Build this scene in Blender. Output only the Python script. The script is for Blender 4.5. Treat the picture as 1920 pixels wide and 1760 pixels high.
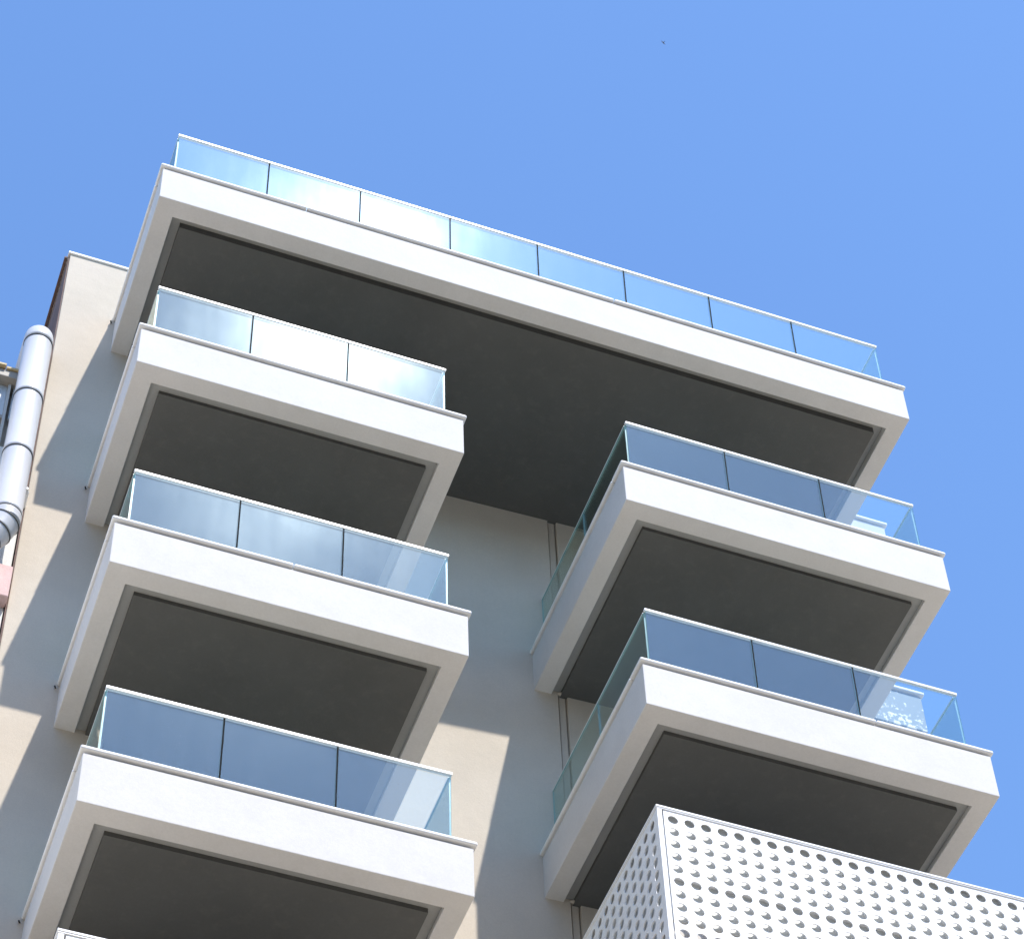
import bpy, bmesh, math, random
from mathutils import Matrix, Vector

for o in list(bpy.data.objects):
    bpy.data.objects.remove(o, do_unlink=True)
SC = bpy.context.scene
COL = SC.collection
random.seed(7)

# ------------------------------------------------------------------ camera
cam_d = bpy.data.cameras.new('camera')
cam = bpy.data.objects.new('camera', cam_d)
COL.objects.link(cam)
RIGHT = Vector((0.94221065, -0.33468212, -0.01506573))
DOWN = Vector((0.24092701, 0.70814356, -0.66369185))
FWD = Vector((0.2327945, 0.62170779, 0.74785436))
m = Matrix.Identity(4)
m.col[0][:3] = RIGHT
m.col[1][:3] = -DOWN
m.col[2][:3] = -FWD
m.col[3][:3] = (-2.12679, -16.39854, -21.67107)
cam.matrix_world = m
cam_d.sensor_width = 36.0
cam_d.lens = 36.0 * 5076.0446 / 1920.0
cam_d.shift_x = (960.0 - 877.708) / 1920.0
cam_d.shift_y = (1404.607 - 880.0) / 1920.0
cam_d.clip_start = 0.1
cam_d.clip_end = 6000
SC.camera = cam

# ------------------------------------------------------------------ sun, sky, exposure
SUN = Vector((0.534, -2.008, 2.995)).normalized()
SUN_EL = math.asin(SUN.z)
SUN_ROT = math.atan2(SUN.x, SUN.y)
world = bpy.data.worlds.new('World')
SC.world = world
world.use_nodes = True
wn = world.node_tree.nodes
bg = wn['Background']
sky = wn.new('ShaderNodeTexSky')
sky.sky_type = 'NISHITA'
sky.sun_disc = False
sky.sun_elevation = SUN_EL
sky.sun_rotation = SUN_ROT
sky.altitude = 0
sky.air_density = 1.25
sky.dust_density = 0.5
sky.ozone_density = 10.0
world.node_tree.links.new(sky.outputs[0], bg.inputs[0])
bg.inputs[1].default_value = 0.15
sd = bpy.data.lights.new('sun', 'SUN')
sd.energy = 3.0
sd.angle = math.radians(0.53)
sd.color = (1.0, 0.955, 0.885)
sun = bpy.data.objects.new('sun', sd)
COL.objects.link(sun)
sun.rotation_euler = SUN.to_track_quat('Z', 'Y').to_euler()
SC.view_settings.view_transform = 'Standard'
SC.view_settings.look = 'None'
SC.view_settings.exposure = 1.0
SC.view_settings.gamma = 1.0
SC.view_settings.use_curve_mapping = False
SC.render.engine = 'CYCLES'
SC.cycles.max_bounces = 14
SC.cycles.diffuse_bounces = 5
SC.cycles.transparent_max_bounces = 24

# ------------------------------------------------------------------ materials
def mat_base(name):
    mt = bpy.data.materials.new(name)
    mt.use_nodes = True
    nt = mt.node_tree
    return mt, nt, nt.nodes, nt.links, nt.nodes['Principled BSDF']

def coords(nt, scale=(1, 1, 1)):
    g = nt.nodes.new('ShaderNodeNewGeometry')
    mp = nt.nodes.new('ShaderNodeMapping')
    mp.inputs['Scale'].default_value = scale
    nt.links.new(g.outputs['Position'], mp.inputs['Vector'])
    return mp.outputs[0]

def noise(nt, vec, scale, detail=4, rough=0.55):
    n = nt.nodes.new('ShaderNodeTexNoise')
    n.inputs['Scale'].default_value = scale
    n.inputs['Detail'].default_value = detail
    n.inputs['Roughness'].default_value = rough
    nt.links.new(vec, n.inputs['Vector'])
    return n.outputs['Fac']

def ramp(nt, fac, stops):
    r = nt.nodes.new('ShaderNodeValToRGB')
    while len(r.color_ramp.elements) < len(stops):
        r.color_ramp.elements.new(0.5)
    for e, (p, c) in zip(r.color_ramp.elements, stops):
        e.position = p
        e.color = (c[0], c[1], c[2], 1)
    nt.links.new(fac, r.inputs[0])
    return r.outputs[0]

def mixcol(nt, fac, a, b, mode='MIX'):
    x = nt.nodes.new('ShaderNodeMix')
    x.data_type = 'RGBA'
    x.blend_type = mode
    if hasattr(fac, 'links'):
        nt.links.new(fac, x.inputs[0])
    else:
        x.inputs[0].default_value = fac
    for k, v in ((6, a), (7, b)):
        if hasattr(v, 'links'):
            nt.links.new(v, x.inputs[k])
        else:
            x.inputs[k].default_value = (v[0], v[1], v[2], 1)
    return x.outputs[2]

def stucco(name, c, var=0.06, grain=180, bump=0.25, streak=0.05, rough=0.9, big=1.1, dirt=(0.42, 0.38, 0.33)):
    mt, nt, N, L, P = mat_base(name)
    v = coords(nt)
    n1 = noise(nt, v, big, 5, 0.6)
    lo = tuple(x * (1 - var) for x in c)
    hi = tuple(min(0.9, x * (1 + var * 0.6)) for x in c)
    col = ramp(nt, n1, [(0.3, lo), (0.7, hi)])
    n2 = noise(nt, v, 46, 4, 0.7)
    col = mixcol(nt, 1.0, col, ramp(nt, n2, [(0.3, (0.94,) * 3), (0.7, (1.02,) * 3)]), 'MULTIPLY')
    if streak:
        vs = coords(nt, (9, 9, 0.55))
        n3 = noise(nt, vs, 1.0, 5, 0.65)
        f = ramp(nt, n3, [(0.52, (0, 0, 0)), (0.85, (streak * 4,) * 3)])
        col = mixcol(nt, f, col, dirt)
    L.new(col, P.inputs['Base Color'])
    P.inputs['Roughness'].default_value = rough
    P.inputs['Specular IOR Level'].default_value = 0.25
    nb = noise(nt, v, grain, 3, 0.6)
    nc = noise(nt, v, 7, 3, 0.5)
    add = N.new('ShaderNodeMath')
    add.operation = 'MULTIPLY_ADD'
    L.new(nc, add.inputs[0])
    add.inputs[1].default_value = 2.0
    L.new(nb, add.inputs[2])
    b = N.new('ShaderNodeBump')
    b.inputs['Strength'].default_value = bump
    b.inputs['Distance'].default_value = 0.004
    L.new(add.outputs[0], b.inputs['Height'])
    L.new(b.outputs[0], P.inputs['Normal'])
    return mt

def plain(name, c, rough=0.5, metal=0.0, spec=0.5, var=0.05, scale=6):
    mt, nt, N, L, P = mat_base(name)
    v = coords(nt)
    n1 = noise(nt, v, scale, 4, 0.6)
    L.new(ramp(nt, n1, [(0.3, tuple(x * (1 - var) for x in c)), (0.7, tuple(min(0.95, x * (1 + var)) for x in c))]), P.inputs['Base Color'])
    P.inputs['Roughness'].default_value = rough
    P.inputs['Metallic'].default_value = metal
    P.inputs['Specular IOR Level'].default_value = spec
    return mt

M = {}
M['fascia'] = stucco('white_render', (0.645, 0.622, 0.592), 0.045, 120, 0.4, 0.022, big=2.3)
M['wall'] = stucco('cream_render', (0.58, 0.505, 0.412), 0.07, 90, 0.55, 0.035)
M['coping'] = plain('white_coping', (0.80, 0.79, 0.77), 0.55, 0, 0.4, 0.06, 4)
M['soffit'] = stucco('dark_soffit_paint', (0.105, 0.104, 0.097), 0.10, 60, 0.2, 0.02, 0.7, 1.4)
M['seal'] = plain('black_seal', (0.008, 0.010, 0.012), 0.8, 0, 0.08)
M['groove'] = stucco('groove_paint', (0.34, 0.34, 0.325), 0.05, 120, 0.15, 0.0)
M['rail'] = plain('white_metal', (0.8, 0.8, 0.8), 0.3, 0, 0.5, 0.02)
M['sheet'] = plain('white_powder_coat', (0.8, 0.8, 0.795), 0.4, 0, 0.4, 0.02, 3)
M['backing'] = plain('pale_backing', (0.8, 0.8, 0.77), 0.7, 0, 0.3, 0.03)
M['brick'] = stucco('terracotta_render', (0.21, 0.145, 0.125), 0.22, 70, 0.6, 0.05, big=6)
M['pink'] = stucco('pink_render', (0.70, 0.49, 0.455), 0.08, 70, 0.8, 0.03, big=9)
M['nb_white'] = stucco('neighbour_white', (0.76, 0.75, 0.71), 0.05, 70, 0.5, 0.05)
M['yellow'] = plain('yellow_tile', (0.55, 0.43, 0.24), 0.7, 0, 0.3, 0.25, 20)
M['greyblue'] = plain('greyblue_panel', (0.46, 0.51, 0.54), 0.35, 0, 0.5, 0.12, 5)
M['taupe'] = plain('taupe_frame', (0.34, 0.31, 0.27), 0.6, 0, 0.4, 0.1, 9)
M['duct'] = plain('white_duct_plastic', (0.59, 0.585, 0.60), 0.35, 0, 0.5, 0.02, 5)
M['band'] = plain('dark_joint_band', (0.05, 0.05, 0.05), 0.6)
M['dark'] = plain('dark_feather', (0.03, 0.03, 0.035), 0.7)
M['pipe_gap'] = plain('dark_gap', (0.05, 0.05, 0.05), 0.9)
M['joint_cover'] = plain('grey_joint_cover', (0.5, 0.49, 0.46), 0.6)

def painted_leaf_reflection():  # leafy glass reflection painted as white flecks on shaded blue-grey
    mt, nt, N, L, P = mat_base('painted_leaf_reflection_bluegrey')
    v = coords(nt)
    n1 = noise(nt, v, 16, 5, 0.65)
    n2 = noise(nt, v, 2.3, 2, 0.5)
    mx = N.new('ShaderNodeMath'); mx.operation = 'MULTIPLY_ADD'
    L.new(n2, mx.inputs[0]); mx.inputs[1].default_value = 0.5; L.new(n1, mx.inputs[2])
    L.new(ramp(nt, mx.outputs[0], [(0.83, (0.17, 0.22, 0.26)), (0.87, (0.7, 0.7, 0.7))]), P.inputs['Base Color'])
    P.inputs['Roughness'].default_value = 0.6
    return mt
M['painted_leaf_reflection'] = painted_leaf_reflection()

def glass_mat(name, smear=0.05, haze=0.05, tint=(0.90, 0.95, 0.955), hrough=0.3, coat=(0.64, 0.86, 1.0)):
    mt = bpy.data.materials.new(name)
    mt.use_nodes = True
    nt = mt.node_tree
    N, L = nt.nodes, nt.links
    N.remove(N['Principled BSDF'])
    out = N['Material Output']
    g = N.new('ShaderNodeNewGeometry')
    dot = N.new('ShaderNodeVectorMath'); dot.operation = 'DOT_PRODUCT'
    L.new(g.outputs['Normal'], dot.inputs[0]); L.new(g.outputs['Incoming'], dot.inputs[1])
    ab = N.new('ShaderNodeMath'); ab.operation = 'ABSOLUTE'; L.new(dot.outputs['Value'], ab.inputs[0])
    one = N.new('ShaderNodeMath'); one.operation = 'SUBTRACT'; one.inputs[0].default_value = 1; L.new(ab.outputs[0], one.inputs[1])
    pw = N.new('ShaderNodeMath'); pw.operation = 'POWER'; L.new(one.outputs[0], pw.inputs[0]); pw.inputs[1].default_value = 5
    fr = N.new('ShaderNodeMath'); fr.operation = 'MULTIPLY_ADD'; L.new(pw.outputs[0], fr.inputs[0])
    fr.inputs[1].default_value = 0.92; fr.inputs[2].default_value = 0.078
    tr = N.new('ShaderNodeBsdfTransparent'); tr.inputs[0].default_value = (*tint, 1)
    gl = N.new('ShaderNodeBsdfGlossy'); gl.inputs['Roughness'].default_value = 0.0; gl.inputs[0].default_value = (*coat, 1)
    mix = N.new('ShaderNodeMixShader'); L.new(fr.outputs[0], mix.inputs[0]); L.new(tr.outputs[0], mix.inputs[1]); L.new(gl.outputs[0], mix.inputs[2])
    # dust film: streaks and specks of dried rain
    v = coords(nt, (7, 7, 0.8))
    s1 = noise(nt, v, 1.0, 5, 0.6)
    v2 = coords(nt)
    s2 = noise(nt, v2, 1.6, 4, 0.6)
    s3 = noise(nt, v2, 38, 3, 0.6)
    a = N.new('ShaderNodeMath'); a.operation = 'MULTIPLY'; L.new(s1, a.inputs[0]); L.new(s2, a.inputs[1])
    film = ramp(nt, a.outputs[0], [(0.15, (0.75,) * 3), (0.42, (1.22,) * 3)])
    vor = N.new('ShaderNodeTexVoronoi'); vor.inputs['Scale'].default_value = 11.0; vor.inputs['Randomness'].default_value = 1.0
    L.new(v2, vor.inputs['Vector'])
    near = N.new('ShaderNodeMath'); near.operation = 'LESS_THAN'; L.new(vor.outputs['Distance'], near.inputs[0]); near.inputs[1].default_value = 0.085
    sep = N.new('ShaderNodeSeparateColor'); L.new(vor.outputs['Color'], sep.inputs[0])
    some = N.new('ShaderNodeMath'); some.operation = 'GREATER_THAN'; L.new(sep.outputs[0], some.inputs[0]); some.inputs[1].default_value = 0.45
    sm = N.new('ShaderNodeMath'); sm.operation = 'MULTIPLY'; L.new(near.outputs[0], sm.inputs[0]); L.new(some.outputs[0], sm.inputs[1])
    sm2 = N.new('ShaderNodeMath'); sm2.operation = 'MULTIPLY'; L.new(sm.outputs[0], sm2.inputs[0]); L.new(s3, sm2.inputs[1])
    spk = ramp(nt, sm2.outputs[0], [(0.3, (0, 0, 0)), (0.6, (28.0,) * 3)])
    fs = mixcol(nt, 1.0, film, spk, 'ADD')
    w = N.new('ShaderNodeMath'); w.operation = 'MULTIPLY'; L.new(fs, w.inputs[0]); w.inputs[1].default_value = smear
    df = N.new('ShaderNodeBsdfDiffuse'); df.inputs[0].default_value = (0.75, 0.78, 0.8, 1)
    m2 = N.new('ShaderNodeMixShader'); L.new(w.outputs[0], m2.inputs[0]); L.new(mix.outputs[0], m2.inputs[1]); L.new(df.outputs[0], m2.inputs[2])
    # haze lobe: forward gloss of a dusty surface
    hz = N.new('ShaderNodeBsdfGlossy'); hz.inputs['Roughness'].default_value = hrough; hz.inputs[0].default_value = (0.78, 0.92, 1, 1)
    w2 = N.new('ShaderNodeMath'); w2.operation = 'MULTIPLY'; L.new(film, w2.inputs[0]); w2.inputs[1].default_value = haze
    m3 = N.new('ShaderNodeMixShader'); L.new(w2.outputs[0], m3.inputs[0]); L.new(m2.outputs[0], m3.inputs[1]); L.new(hz.outputs[0], m3.inputs[2])
    L.new(m3.outputs[0], out.inputs[0])
    return mt
M['glass'] = glass_mat('dusty_glass', 0.005, 0.0022, hrough=0.188)
M['glass_clean'] = glass_mat('side_glass', 0.008, 0.001, (0.84, 0.92, 0.90), hrough=0.22, coat=(0.8, 0.84, 0.8))

def edge_mat():
    mt = bpy.data.materials.new('glass_edge')
    mt.use_nodes = True
    nt = mt.node_tree
    N, L = nt.nodes, nt.links
    P = N['Principled BSDF']
    P.inputs['Base Color'].default_value = (0.38, 0.60, 0.60, 1)
    P.inputs['Roughness'].default_value = 0.25
    t = N.new('ShaderNodeBsdfTransparent'); t.inputs[0].default_value = (0.6, 0.85, 0.85, 1)
    mx = N.new('ShaderNodeMixShader'); mx.inputs[0].default_value = 0.35
    L.new(P.outputs[0], mx.inputs[1]); L.new(t.outputs[0], mx.inputs[2])
    L.new(mx.outputs[0], N['Material Output'].inputs[0])
    return mt
M['glass_edge'] = edge_mat()

# ------------------------------------------------------------------ mesh helpers
def link(name, me, mat, parent=None):
    o = bpy.data.objects.new(name, me)
    COL.objects.link(o)
    mats = mat if isinstance(mat, (list, tuple)) else [mat]
    if not me.materials:
        for x in mats:
            me.materials.append(M[x] if isinstance(x, str) else x)
    if parent:
        o.parent = parent
    return o

def bm_obj(name, bm, mat, parent=None, smooth=False, bevel=0.0, seg=2):
    me = bpy.data.meshes.new(name)
    bmesh.ops.recalc_face_normals(bm, faces=bm.faces)
    bm.to_mesh(me)
    bm.free()
    if smooth:
        for p in me.polygons:
            p.use_smooth = True
    o = link(name, me, mat, parent)
    if bevel:
        b = o.modifiers.new('bevel', 'BEVEL')
        b.width = bevel
        b.segments = seg
        b.limit_method = 'ANGLE'
    return o

def box(bm, x0, x1, y0, y1, z0, z1, mi=0):
    vs = [bm.verts.new((x, y, z)) for z in (z0, z1) for x, y in ((x0, y0), (x1, y0), (x1, y1), (x0, y1))]
    fs = []
    for q in ((0, 3, 2, 1), (4, 5, 6, 7), (0, 1, 5, 4), (1, 2, 6, 5), (2, 3, 7, 6), (3, 0, 4, 7)):
        f = bm.faces.new([vs[i] for i in q]); f.material_index = mi; fs.append(f)
    return fs

def prism(bm, pts, z0, z1):
    a = [bm.verts.new((x, y, z0)) for x, y in pts]
    b = [bm.verts.new((x, y, z1)) for x, y in pts]
    n = len(pts)
    bm.faces.new(a); bm.faces.new(b)
    for i in range(n):
        bm.faces.new((a[i], a[(i + 1) % n], b[(i + 1) % n], b[i]))

def box_obj(name, x0, x1, y0, y1, z0, z1, mat, parent=None, bevel=0.0):
    bm = bmesh.new(); box(bm, x0, x1, y0, y1, z0, z1)
    return bm_obj(name, bm, mat, parent, bevel=bevel)

def empty(name, loc=(0, 0, 0)):
    o = bpy.data.objects.new(name, None)
    COL.objects.link(o)
    return o

def tag(o, label, cat, group=None):
    o['label'] = label; o['category'] = cat
    if group: o['group'] = group
    return o

def tube(bm, path, radius, n=32, caps=True):
    rings = []
    N = len(path)
    for i, p in enumerate(path):
        p = Vector(p)
        t = (Vector(path[min(i + 1, N - 1)]) - Vector(path[max(i - 1, 0)])).normalized()
        u = Vector((1, 0, 0)); u = (u - t * u.dot(t)).normalized()
        v = t.cross(u)
        r = radius[i] if isinstance(radius, (list, tuple)) else radius
        rings.append([bm.verts.new(p + (u * math.cos(2 * math.pi * k / n) + v * math.sin(2 * math.pi * k / n)) * r) for k in range(n)])
    for a, b in zip(rings, rings[1:]):
        for k in range(n):
            bm.faces.new((a[k], a[(k + 1) % n], b[(k + 1) % n], b[k]))
    if caps:
        bm.faces.new(rings[0]); bm.faces.new(rings[-1])

# ------------------------------------------------------------------ dimensions (metres)
GROUND = -23.3
D = 2.008           # balcony projection from the pier face (y = 0)
XL0, XL1 = 0.0, 3.291
XR0, XR1 = 4.994, 8.5626
Z_T, Z_1, Z_2, Z_3 = 3.0577, 0.0, -3.1, -6.139
FH = 0.560          # fascia height
CT = 0.042          # coping thickness
def wall_y(x):      # the recessed wall stands at a slight angle
    return 0.595 + 0.033 * (5.3 - x)

# ------------------------------------------------------------------ ground
bm = bmesh.new()
S = 3000
vs = [bm.verts.new((x, y, GROUND)) for x, y in ((-S, -S), (S, -S), (S, S), (-S, S))]
bm.faces.new(vs)
def ground_mat():
    mt, nt, N, L, P = mat_base('pale_paving')
    v = coords(nt)
    br = N.new('ShaderNodeTexBrick')
    br.inputs['Scale'].default_value = 1.0
    br.inputs['Brick Width'].default_value = 0.6
    br.inputs['Row Height'].default_value = 0.4
    br.inputs['Mortar Size'].default_value = 0.006
    br.inputs['Color1'].default_value = (0.47, 0.395, 0.29, 1)
    br.inputs['Color2'].default_value = (0.50, 0.425, 0.315, 1)
    br.inputs['Mortar'].default_value = (0.12, 0.12, 0.11, 1)
    L.new(v, br.inputs['Vector'])
    L.new(mixcol(nt, 1.0, br.outputs[0], ramp(nt, noise(nt, v, 0.4, 5), [(0.3, (0.9,) * 3), (0.7, (1.05,) * 3)]), 'MULTIPLY'), P.inputs['Base Color'])
    P.inputs['Roughness'].default_value = 0.85
    return mt
g = bm_obj('ground', bm, ground_mat())
g['kind'] = 'structure'

# ------------------------------------------------------------------ unseen row across the street, added to block sky light on the walls
M['row'] = stucco('row_render', (0.33, 0.30, 0.26), 0.1, 40, 0.3, 0.05)
for i, (xa, xb, h) in enumerate(((-51, -14, 31), (-13, 22, 32), (23, 61, 30), (62, 98, 33), (100, 150, 31))):
    rb = empty('sky_blocker_building')
    rb.location = ((xa + xb) / 2, -50, GROUND)
    tag(rb, 'unseen plain building mass across the street, added to block sky light', 'building', 'added sky blockers')
    inv = Matrix.Translation((-(xa + xb) / 2, 50, -GROUND))
    o = box_obj('wall', xa, xb, -56, -42, GROUND, GROUND + h, 'row', rb); o.matrix_parent_inverse = inv
    o = box_obj('parapet_cap', xa - 0.1, xb + 0.1, -56.1, -41.9, GROUND + h + 0.002, GROUND + h + 0.25, 'coping', rb); o.matrix_parent_inverse = inv
    for k in range(1, int(h / 3.1)):
        o = box_obj('storey_band', xa + 0.05, xb - 0.05, -41.998, -41.9, GROUND + 3.1 * k, GROUND + 3.1 * k + 0.25, 'coping', rb); o.matrix_parent_inverse = inv

# ------------------------------------------------------------------ apartment building
B = empty('apartment_building')
B.location = (4, 3, GROUND)
bpy.context.view_layer.update()
tag(B, 'cream and white apartment block with stacked balconies, glass railings and dark soffits', 'building')
def adopt(o):
    o.parent = B
    o.matrix_parent_inverse = Matrix.Translation((-4, -3, -GROUND))
    return o

pier = bm_obj('pier_wall', (lambda b: (prism(b, [(-0.6, 0), (0.46, 0), (0.46, 9), (-0.6, 9)], GROUND, 4.72), b)[1])(bmesh.new()), 'wall', None, bevel=0.008)
adopt(pier)
adopt(box_obj('pier_coping', -0.625, 0.46, -0.022, 9.0, 4.722, 4.757, 'coping', None, 0.006))
# the party wall beside it, exposed brick-red plaster with an uneven edge
bm = bmesh.new()
N = 60
prev = None
for i in range(N + 1):
    z = GROUND + (4.70 - GROUND) * i / N
    jit = -0.012 + 0.010 * math.sin(i * 2.3) * math.sin(i * 0.7)
    ring = [bm.verts.new((-0.614, 0.03 + jit, z)), bm.verts.new((-0.601, 0.03 + jit, z)), bm.verts.new((-0.601, 9, z)), bm.verts.new((-0.614, 9, z))]
    if prev:
        for k in range(4):
            bm.faces.new((prev[k], prev[(k + 1) % 4], ring[(k + 1) % 4], ring[k]))
    else:
        bm.faces.new(ring)
    prev = ring
bm.faces.new(prev)
adopt(bm_obj('party_wall', bm, 'brick'))
adopt(box_obj('party_wall_capping', -0.655, -0.6265, 0.05, 9, 4.702, 4.735, 'brick', None, 0.004))

# recessed wall, in two fields either side of a movement joint
JX0, JX1 = 5.262, 5.366
def field(name, xa, xb, z0, z1, y_back=9.0):
    b = bmesh.new()
    prism(b, [(xa, wall_y(xa)), (xb, wall_y(xb)), (xb, y_back), (xa, y_back)], z0, z1)
    return adopt(bm_obj(name, b, 'wall', None, bevel=0.005))
field('recessed_wall', 0.462, JX0, GROUND, 3.30)
field('recessed_wall', JX1, XR1, GROUND, 3.30)
adopt(box_obj('joint_recess', JX0 + 0.001, JX1 - 0.001, 0.82, 8.9, GROUND, 3.29, 'pipe_gap'))
adopt(box_obj('joint_cover', 5.278, 5.354, 0.622, 0.655, GROUND, 3.12, 'wall', None, 0.006))
for z in (Z_T + 0.03, Z_1 + 0.03, Z_2 + 0.03):
    b = bmesh.new()
    bmesh.ops.create_icosphere(b, subdivisions=2, radius=0.035)
    for v in b.verts:
        n = 1 + 0.25 * math.sin(v.co.x * 90) * math.cos(v.co.z * 70)
        v.co = Vector((5.31 + v.co.x * 2.0 * n, 0.59 + v.co.y * n, z - 0.005 + v.co.z * n * 0.6))
    adopt(bm_obj('mortar_patch', b, 'wall', None, True))

# ---- balconies
def u_ring(x0, x1, w, yb0, yb1, yf, wf=None):
    wf = wf or w
    return [(x0, yb0), (x0, yf), (x1, yf), (x1, yb1), (x1 - w, yb1), (x1 - w, yf + wf), (x0 + w, yf + wf), (x0 + w, yb0)]

def pane(name, p0, p1, z0, z1, t, mat, parent, lean=0.0):
    """upright pane between two plan points"""
    p0, p1 = Vector((*p0, 0)), Vector((*p1, 0))
    d = (p1 - p0).normalized()
    n = Vector((-d.y, d.x, 0)) * t * 0.5
    b = bmesh.new()
    c = [p0 - n, p1 - n, p1 + n, p0 + n]
    lo = [b.verts.new((q.x, q.y, z0)) for q in c]
    hi = [b.verts.new((q.x, q.y - lean, z1)) for q in c]
    for q, mi in ((lo[::-1], 1), (hi, 1)):
        f = b.faces.new(q); f.material_index = mi
    for i in range(4):
        f = b.faces.new((lo[i], lo[(i + 1) % 4], hi[(i + 1) % 4], hi[i]))
        f.material_index = 1 if i in (1, 3) else 0
    return bm_obj(name, b, [mat, 'glass_edge'], parent)

LEAN = 0.017  # the front panes lean out by about one degree
GI = 0.145   # glass inset from the fascia
def frame_part(x0, x1, z0, yb0, yb1, label=None, name='balcony'):
    b = bmesh.new()
    prism(b, u_ring(x0, x1, 0.195, yb0, yb1, -D, 0.20), z0, z0 + FH)
    o = adopt(bm_obj(name, b, 'fascia', None, bevel=0.007))
    if label: o['label'] = label
    return o

LEDGE = 0.055
def soffit(par, x0, x1, z0, yb0, yb1, inset=0.10, ledge=LEDGE):
    b = bmesh.new()
    xa, xb = x0 + 0.19, x1 - 0.19
    prism(b, [(xa, -D + 0.195), (xb, -D + 0.195), (xb, yb1), (xa, yb0)], z0 + ledge, z0 + 0.47)
    bm_obj('slab', b, 'groove', par)
    b = bmesh.new()
    xa, xb = x0 + 0.195 + inset, x1 - 0.195 - inset
    ch = 0.006
    prism(b, [(xa, -D + 0.2 + inset * 0.95), (xb - ch, -D + 0.2 + inset * 0.95), (xb, -D + 0.2 + inset * 0.95 + ch), (xb, yb1), (xa, yb0)], z0 + 0.004, z0 + ledge + 0.02)
    bm_obj('soffit_panel', b, 'soffit', par)

def coping(par, x0, x1, z0, yb0, yb1, splits=(), oh=0.029, w=0.27):
    zc = z0 + FH + 0.025
    mb = bmesh.new()
    prism(mb, u_ring(x0 + 0.035, x1 - 0.035, 0.12, yb0, yb1, -D + 0.035), z0 + FH - 0.003, zc + 0.004)
    bm_obj('coping_shadow_strip', mb, 'pipe_gap', par)  # dark inset strip added to deepen the shadow line under the coping
    xs = [x0 - oh] + list(splits) + [x1 + oh]
    for i in range(len(xs) - 1):
        b = bmesh.new()
        box(b, xs[i] + (0.0025 if i else 0), xs[i + 1] - (0.0025 if i < len(xs) - 2 else 0), -D - oh, -D + w - oh, zc, zc + CT)
        bm_obj('coping', b, 'coping', par, bevel=0.017, seg=4)
    for xa, xb, yb in ((x0 - oh, x0 + w - oh, yb0), (x1 + oh - w, x1 + oh, yb1)):
        b = bmesh.new()
        box(b, xa, xb, -D + w - oh + 0.003, yb, zc, zc + CT)
        bm_obj('coping', b, 'coping', par, bevel=0.017, seg=4)

def railing(par, x0, x1, z0, joints, yb0, yb1, yj, h=0.965):
    zb, zt = z0 + FH + CT + 0.013, z0 + FH + CT + h - 0.019
    yg = -D + GI
    xs = [x0 + GI] + list(joints) + [x1 - GI]
    t = 0.017
    gap = 0.008
    for i in range(len(xs) - 1):
        a = xs[i] + (gap if i else 0.0)
        c = xs[i + 1] - (gap if i < len(xs) - 2 else 0.0)
        pane('glass_pane', (a, yg), (c, yg), zb, zt, t, 'glass', par, LEAN)
    for x in joints:
        sb = bmesh.new(); box(sb, x - gap + 0.0005, x + gap - 0.0005, yg - 0.006, yg + 0.006, zb, zt - 0.002)
        for v in sb.verts:
            if v.co.z > zb + 0.1: v.co.y -= LEAN
        bm_obj('seal', sb, 'seal', par)
    # clamp rail along the glass foot, cap rail along its head
    box_obj('glass_shoe', xs[0] - 0.02, xs[-1] + 0.02, yg - 0.028, yg + 0.028, zb + 0.008, zb + 0.045, 'rail', par)
    box_obj('handrail', xs[0] - 0.012, xs[-1] + 0.012, yg - LEAN - 0.017, yg - LEAN + 0.017, zt - 0.012, zt + 0.020, 'rail', par, 0.004)
    for x, yb, js in ((xs[0], yb0, yj), (xs[-1], yb1, yj)):
        ys = [yg + t * 0.5 + 0.002] + [j for j in js if j < yb - 0.2] + [yb]
        for i in range(len(ys) - 1):
            pane('side_glass_pane', (x, ys[i] + (0.004 if i else 0)), (x, ys[i + 1] - (0.004 if i < len(ys) - 2 else 0)), zb, zt, t, 'glass_clean', par)
        for j in ys[1:-1]:
            box_obj('seal', x - 0.005, x + 0.005, j - 0.0035, j + 0.0035, zb, zt - 0.002, 'seal', par)
        box_obj('side_handrail', x - 0.010, x + 0.010, yg + 0.022, yb, zt + 0.001, zt + 0.012, 'rail', par)

def glass_balcony(x0, x1, z0, joints, splits, yb0, yb1, label, yj=(-0.655,)):
    p = frame_part(x0, x1, z0, yb0 + 0.04, yb1 + 0.04, label)
    par = p
    soffit(par, x0, x1, z0, yb0 + (0.8 if x0 < 1 else 0.03), yb1 + 0.03, 0.10, 0.10 if z0 == Z_T else LEDGE)
    coping(par, x0, x1, z0, yb0 + 0.02, yb1 + 0.02, splits)
    railing(par, x0, x1, z0, joints, yb0 - 0.02, yb1 - 0.03, yj)
    # children carry world coordinates; the frame itself sits under the building
    return p

glass_balcony(XL0, XR1, Z_T, (1.157, 2.198, 3.236, 4.265, 5.298, 6.334, 7.352), (1.57, 5.076), 0.0, wall_y(XR1),
              'long top balcony across the whole front with eight glass panes')
glass_balcony(XL0, XL1, Z_1, (1.115, 2.116), (), 0.0, wall_y(XL1), 'short white balcony with strong sun glare on its glass', (-0.9,))
glass_balcony(XL0, XL1, Z_2, (1.137, 2.129), (1.636,), 0.0, wall_y(XL1), 'short white balcony with streaked pale blue glass', (-0.9,))
glass_balcony(XL0, XL1, Z_3, (1.148, 2.138), (), 0.0, wall_y(XL1), 'short white balcony with clear blue glass above a perforated one', (-0.9,))
glass_balcony(XR0, XR1, Z_1, (6.241, 7.324), (), wall_y(XR0), wall_y(XR1), 'short white balcony directly under the long top balcony, over the sky side')
glass_balcony(XR0, XR1, Z_2, (6.237, 7.302), (7.365,), wall_y(XR0), wall_y(XR1), 'short white balcony directly above the large perforated parapet')

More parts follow.
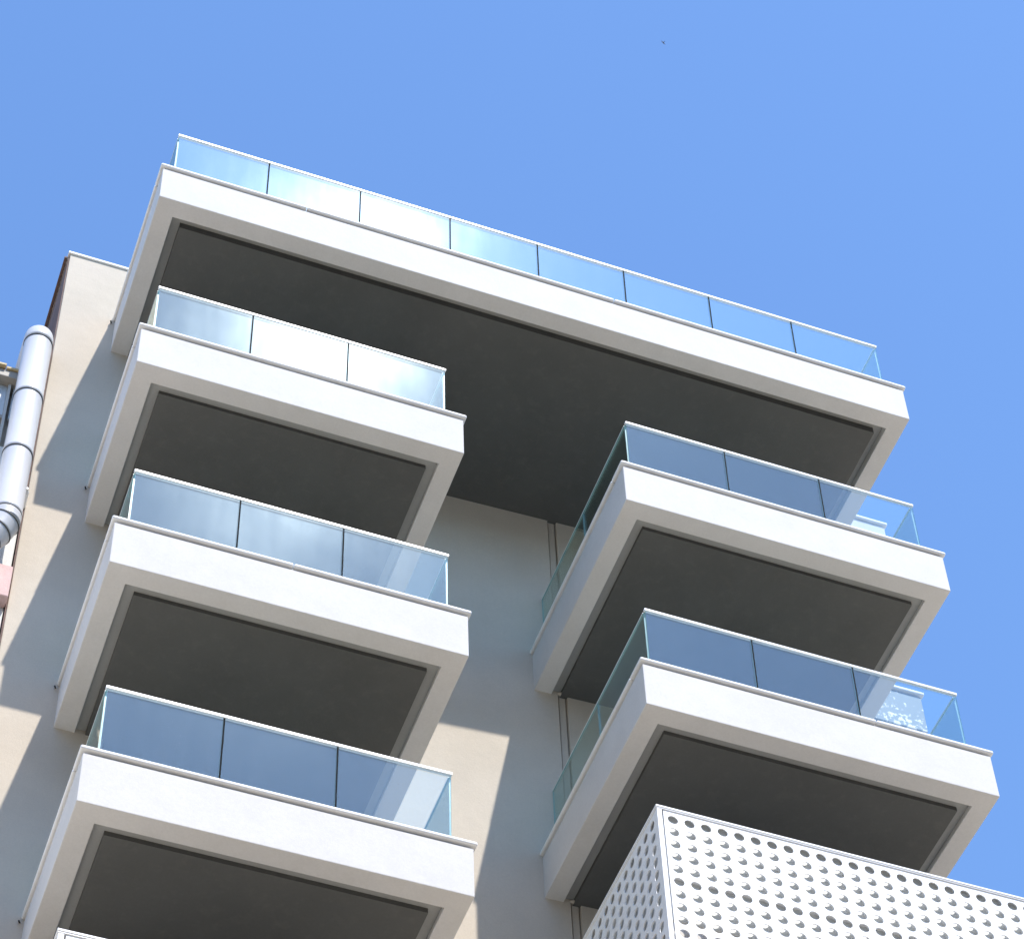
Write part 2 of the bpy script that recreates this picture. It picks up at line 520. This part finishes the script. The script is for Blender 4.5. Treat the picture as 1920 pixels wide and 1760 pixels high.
# ---- perforated balconies
def perforated(name, nx, nz, px, pz, x_off, z_off, W, H, t, r, parent, place, seg=16):
    """upright sheet in local (u, w); place(u, w, depth) gives world point. nx by nz holes."""
    b = bmesh.new()
    cache = {}
    def V(u, w, dp):
        k = (round(u, 5), round(w, 5), dp)
        if k not in cache:
            cache[k] = b.verts.new(place(u, w, dp))
        return cache[k]
    def quad(u0, u1, w0, w1):
        for dp in (0, t):
            b.faces.new((V(u0, w0, dp), V(u1, w0, dp), V(u1, w1, dp), V(u0, w1, dp)))
    for i in range(nx):
        for j in range(nz):
            cu, cw = x_off + i * px, z_off + j * pz
            hu, hw = px / 2, pz / 2
            per = []
            q = seg // 4
            cs = [(hu, -hw), (hu, hw), (-hu, hw), (-hu, -hw)]
            for s in range(4):
                a, c = cs[s], cs[(s + 1) % 4]
                for k in range(q):
                    per.append((a[0] + (c[0] - a[0]) * k / q, a[1] + (c[1] - a[1]) * k / q))
            hole = [(r * math.cos(-math.pi / 4 + 2 * math.pi * k / seg), r * math.sin(-math.pi / 4 + 2 * math.pi * k / seg)) for k in range(seg)]
            for k in range(seg):
                k2 = (k + 1) % seg
                for dp in (0, t):
                    b.faces.new((V(cu + per[k][0], cw + per[k][1], dp), V(cu + per[k2][0], cw + per[k2][1], dp),
                                 V(cu + hole[k2][0], cw + hole[k2][1], dp), V(cu + hole[k][0], cw + hole[k][1], dp)))
                f = b.faces.new((V(cu + hole[k][0], cw + hole[k][1], 0), V(cu + hole[k2][0], cw + hole[k2][1], 0),
                                 V(cu + hole[k2][0], cw + hole[k2][1], t), V(cu + hole[k][0], cw + hole[k][1], t)))
    u0, u1 = x_off - px / 2, x_off + (nx - 0.5) * px
    w0, w1 = z_off - pz / 2, z_off + (nz - 0.5) * pz
    for a, c, e, f in ((0, W, w1, H), (0, W, 0, w0), (0, u0, w0, w1), (u1, W, w0, w1)):
        if c - a > 1e-4 and f - e > 1e-4:
            quad(a, c, e, f)
    # rim of the sheet
    for (a, e), (c, f) in (((0, 0), (W, 0)), ((W, 0), (W, H)), ((W, H), (0, H)), ((0, H), (0, 0))):
        b.faces.new((V(a, e, 0), V(c, f, 0), V(c, f, t), V(a, e, t)))
    me_o = bm_obj(name, b, 'sheet', parent)
    return me_o

def perforated_balcony(x0, x1, z0, ztop, label, yb0, yb1):
    p = frame_part(x0 + 0.075, x1 - 0.075, z0 + 0.004, yb0 + 0.04, yb1 + 0.04, label)
    # push the rendered frame back behind the sheet
    for v in p.data.vertices:
        if v.co.y < -D + 0.01: v.co.y = -D + 0.075
    soffit(p, x0 + 0.075, x1 - 0.075, z0, yb0 + (0.8 if x0 < 1 else 0.03), yb1 + 0.03)
    pz, px, r, t = 0.1528, 0.1562, 0.0495, 0.010
    zb = z0 + 0.01
    H = ztop - 0.034 - zb
    nz = 10
    ztoprow = ztop - 0.136
    xs = x0 + 0.062
    W = x1 - 0.062 - xs
    nx = int((W - 0.084) / px + 0.5)
    off = 0.084
    perforated('perforated_sheet', nx, nz, px, pz, off, ztoprow - (nz - 1) * pz - zb, W, H, t, r, p,
               lambda u, w, dp: (xs + u, -D + 0.006 + dp, zb + w))
    # solid lining behind the sheet and the stiffener that shades one row of holes
    dback = 0.054
    box_obj('parapet_lining', x0 + 0.064, x1 - 0.064, -D + dback, -D + dback + 0.02, z0 + FH - 0.2, ztop - 0.04, 'backing', p)
    zbar = ztoprow - 4.5 * pz
    box_obj('stiffener', xs + 0.02, xs + W - 0.02, -D + 0.0165, -D + dback - 0.001, zbar - 0.012, zbar + 0.012, 'sheet', p)
    # left side sheet
    ys = -D + 0.045
    Wy = yb0 - 0.01 - ys
    ny = int((Wy - 0.03) / px)
    perforated('perforated_sheet', ny, nz, px, pz, 0.088, ztoprow - (nz - 1) * pz - zb, Wy, H, t, r, p,
               lambda u, w, dp: (x0 + 0.004 + dp, ys + u, zb + w))
    box_obj('parapet_lining', x0 + dback, x0 + dback + 0.009, -D + dback + 0.022, yb0, z0 + FH - 0.2, ztop - 0.04, 'backing', p)
    # right side sheet
    Wr = yb1 - 0.01 - ys
    perforated('perforated_sheet', int((Wr - 0.03) / px), nz, px, pz, 0.088, ztoprow - (nz - 1) * pz - zb, Wr, H, t, r, p,
               lambda u, w, dp: (x1 - 0.004 - dp, ys + u, zb + w))
    box_obj('parapet_lining', x1 - dback - 0.009, x1 - dback, -D + dback + 0.022, yb1, z0 + FH - 0.2, ztop - 0.04, 'backing', p)
    for xa, xb in ((x0, x0 + 0.046), (x1 - 0.046, x1)):
        box_obj('corner_post', xa, xb, -D, -D + 0.04, z0, ztop - 0.036, 'sheet', p, 0.003)
    oh = 0.010
    b = bmesh.new()
    prism(b, u_ring(x0 - oh, x1 + oh, 0.14, yb0, yb1, -D - oh), ztop - 0.022, ztop)
    bm_obj('cap_plate', b, 'sheet', p, bevel=0.003)
    b = bmesh.new()
    prism(b, u_ring(x0 - 0.004, x1 + 0.004, 0.11, yb0, yb1, -D - 0.004), ztop - 0.034, ztop - 0.0225)
    bm_obj('cap_flange', b, 'rail', p)
    return p

perforated_balcony(XR0, XR1 + 0.16, Z_3, -4.452, 'balcony with a white perforated metal parapet, full of round holes', wall_y(XR0), wall_y(XR1))
perforated_balcony(XL0, XL1, Z_3 - 3.08, -7.538, 'balcony below the clear blue glass one with a perforated white metal parapet', 0.0, wall_y(XL1))

# ---- set-back slabs round the sky-side corner
for z0, mt in ((Z_T, 'fascia'), (Z_1, 'painted_leaf_reflection'), (Z_2, 'fascia')):
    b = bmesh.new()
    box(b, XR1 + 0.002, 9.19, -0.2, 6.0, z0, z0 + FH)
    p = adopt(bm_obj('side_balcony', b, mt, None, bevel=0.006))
    p['label'] = 'set-back slab round the corner, seen past the balcony end'
    b = bmesh.new()
    box(b, XR1 + 0.04, 9.222, -0.234, 6.0, z0 + FH + 0.024, z0 + FH + 0.024 + CT)
    bm_obj('coping', b, 'coping', p, bevel=0.012, seg=3)

# ---- screws and small fixings at the coping ends
for z0 in (Z_T, Z_1, Z_2, Z_3):
    b = bmesh.new()
    tube(b, [(-0.03, 0.012, z0 + FH - 0.02), (-0.05, -0.03, z0 + FH - 0.03), (-0.05, -0.045, z0 + FH - 0.05)], 0.008, 8)
    adopt(bm_obj('fixing_hook', b, 'pipe_gap', None, True))

# ------------------------------------------------------------------ neighbouring building
NB = empty('neighbouring_building')
NB.location = (-4, 3, GROUND)
tag(NB, 'low neighbour with cream wall, pink band and yellowish roof edge behind the white duct', 'building')
def nb(o):
    o.parent = NB
    o.matrix_parent_inverse = Matrix.Translation((4, -3, -GROUND))
    return o
YN = 0.06
nb(box_obj('front_wall', -40.0, -0.622, YN, 8.0, GROUND, 0.95, 'nb_white', None, 0.01))
nb(box_obj('upper_wall', -40.0, -0.622, YN + 0.14, 8.0, 0.952, 2.08, 'taupe', None, 0.01))
# pale glazed screen below the eaves
for i in range(9):
    xa = -0.955 - 0.36 * i
    f = nb(box_obj('screen_frame', xa - 0.03, xa, YN + 0.02, YN + 0.138, 0.954, 2.078, 'joint_cover'))
    nb(box_obj('screen_panel', xa - 0.33 + 0.002, xa - 0.032, YN + 0.06, YN + 0.08, 1.52, 2.078, 'greyblue'))
    nb(box_obj('screen_sill', xa - 0.33 + 0.002, xa - 0.032, YN + 0.03, YN + 0.10, 1.47, 1.518, 'taupe'))
nb(box_obj('screen_panel', -0.923, -0.63, YN + 0.06, YN + 0.08, 1.52, 2.078, 'greyblue'))
nb(box_obj('eaves_board', -40.0, -0.63, YN - 0.06, YN + 0.4, 2.082, 2.20, 'taupe', None, 0.01))
tile_rng = random.Random(3)
for i in range(34):
    xa = -0.63 - 0.21 * i
    dz, dy = tile_rng.uniform(-0.012, 0.012), tile_rng.uniform(-0.02, 0.02)
    b = bmesh.new()
    box(b, xa - 0.205, xa, YN - 0.09 + dy, YN + 0.29, 2.215 + dz, 2.25 + dz)
    for v in b.verts:
        v.co.z += (v.co.y - YN) * 0.2 + (0.012 if v.co.x > xa - 0.1 else 0)
    nb(bm_obj('roof_tile', b, 'yellow', None, bevel=0.006))
nb(box_obj('roof_slab', -40.0, -0.63, YN + 0.3, 8.0, 2.202, 2.36, 'brick'))
nb(box_obj('rear_parapet', -0.836, -0.68, 0.60, 8.0, 2.362, 4.02, 'brick', None, 0.01))
nb(box_obj('pink_band', -40.0, -0.618, YN - 0.16, YN - 0.002, -1.56, -1.10, 'pink', None, 0.012))
for z in (-0.35, 0.55):
    b = bmesh.new()
    tube(b, [(-0.70, YN + 0.01, z), (-0.67, YN - 0.06, z + 0.01), (-0.64, YN - 0.1, z + 0.03)], 0.005, 6)
    nb(bm_obj('cable', b, 'band', None, True))

# ------------------------------------------------------------------ ventilation duct
DU = empty('ventilation_duct')
DU.location = (-0.785, -0.25, GROUND)
tag(DU, 'fat white round ventilation duct with dark joint rings beside the cream wall', 'duct')
def du(o):
    o.parent = DU
    o.matrix_parent_inverse = Matrix.Translation((0.785, 0.25, -GROUND))
    return o
R0 = 0.150
CX, CY = -0.788, -0.25
rings_z = (2.415, 1.415, 0.430, -0.560)
segs = [(2.415, 1.415), (1.415, 0.43), (0.43, -0.56)]
for a, c in segs:
    b = bmesh.new()
    tube(b, [(CX, CY, a - 0.004), (CX, CY, a - 0.03), (CX, CY, c + 0.06), (CX, CY, c + 0.052), (CX, CY, c + 0.004)],
         [R0 - 0.003, R0 - 0.003, R0 - 0.003, R0 + 0.003, R0 + 0.003], 48)
    du(bm_obj('duct_section', b, 'duct', None, True))
for z in rings_z:
    b = bmesh.new()
    tube(b, [(CX, CY, z - 0.007), (CX, CY, z + 0.007)], R0 + 0.0035, 48)
    du(bm_obj('joint_ring', b, 'band', None, True))
# head elbow, turning back over the neighbour's roof
path = [(CX, CY, 2.425), (CX, CY, 2.47)]
for k in range(1, 13):
    a = math.pi / 2 * k / 12
    path.append((CX, CY + 0.21 * (1 - math.cos(a)), 2.47 + 0.21 * math.sin(a)))
path.append((CX, CY + 1.0, 2.68))
b = bmesh.new(); tube(b, path, R0, 48)
du(bm_obj('head_elbow', b, 'duct', None, True))
# foot offset made of three gores
pts = [(CX, CY, -0.57), (CX, CY, -0.665), (CX - 0.055, CY + 0.02, -0.80), (CX - 0.145, CY + 0.05, -0.955), (CX - 0.165, CY + 0.06, -1.04)]
for i in range(len(pts) - 1):
    p, q = Vector(pts[i]), Vector(pts[i + 1])
    dd = (q - p)
    b = bmesh.new()
    tube(b, [p + dd * 0.0, p + dd * 0.12, p + dd * 0.9, p + dd * 1.04], [R0 + 0.002, R0, R0 - 0.002, R0 - 0.002], 48)
    du(bm_obj('elbow_gore', b, 'duct', None, True))
    if i:
        b = bmesh.new()
        tube(b, [p - dd.normalized() * 0.008, p + dd.normalized() * 0.008], R0 + 0.006, 48)
        du(bm_obj('joint_ring', b, 'band', None, True))
lx, ly = CX - 0.165, CY + 0.06
b = bmesh.new(); tube(b, [(lx, ly, -1.045), (lx, ly, -10), (lx, ly, GROUND)], R0 - 0.002, 48)
du(bm_obj('lower_duct', b, 'duct', None, True))
for z in (-1.06, -2.05, -3.05):
    b = bmesh.new(); tube(b, [(lx, ly, z - 0.009), (lx, ly, z + 0.009)], R0 + 0.004, 48)
    du(bm_obj('joint_ring', b, 'band', None, True))
for (x, y, z) in ((CX + 0.147, CY + 0.03, -0.02), (lx + 0.147, ly + 0.03, -1.12)):
    b = bmesh.new()
    tube(b, [(x, y, z), (x + 0.02, y + 0.03, z), (x + 0.03, YN + 0.02, z)], 0.014, 10)
    o = du(bm_obj('bracket', b, 'rail', None, True))
    b = bmesh.new()
    tube(b, [(x + 0.005, y - 0.018, z), (x + 0.005, y + 0.0, z)], 0.017, 8)
    q = bm_obj('bolt', b, 'coping', o)

# ------------------------------------------------------------------ bird
bd = bmesh.new()
n = 10
prof = [(-0.085, 0.004), (-0.06, 0.014), (-0.02, 0.024), (0.02, 0.026), (0.05, 0.018), (0.066, 0.014), (0.08, 0.006)]
tube(bd, [(0, y, 0) for y, r in prof], [r for y, r in prof], n)
for s in (-1, 1):
    pts_t = [(0.015 * s, 0.035, 0.006), (0.08 * s, 0.05, 0.03), (0.19 * s, -0.01, 0.012), (0.15 * s, -0.015, 0.016), (0.07 * s, -0.012, 0.024), (0.015 * s, -0.03, 0.004)]
    t1 = [bd.verts.new(p) for p in pts_t]
    t2 = [bd.verts.new((p[0], p[1], p[2] - 0.005)) for p in pts_t]
    bd.faces.new(t1); bd.faces.new(t2[::-1])
    for i in range(6):
        bd.faces.new((t1[i], t1[(i + 1) % 6], t2[(i + 1) % 6], t2[i]))
tl = [(-0.008, -0.08, 0.002), (0.008, -0.08, 0.002), (0.035, -0.15, 0.0), (0, -0.125, 0.0), (-0.035, -0.15, 0.0)]
t1 = [bd.verts.new(p) for p in tl]; t2 = [bd.verts.new((p[0], p[1], p[2] - 0.004)) for p in tl]
bd.faces.new(t1); bd.faces.new(t2[::-1])
for i in range(5):
    bd.faces.new((t1[i], t1[(i + 1) % 5], t2[(i + 1) % 5], t2[i]))
bird = bm_obj('bird', bd, 'dark')
wing = (RIGHT * 0.72 + DOWN * 0.70).normalized()
back = (FWD * 0.9 + DOWN * 0.45 - RIGHT * 0.1)
back = (back - wing * back.dot(wing)).normalized()
head = back.cross(wing)
bird.matrix_world = Matrix(((wing.x, head.x, back.x, 39.21), (wing.y, head.y, back.y, 55.32), (wing.z, head.z, back.z, 138.17), (0, 0, 0, 1)))
tag(bird, 'tiny dark bird flying high in the blue sky', 'bird')
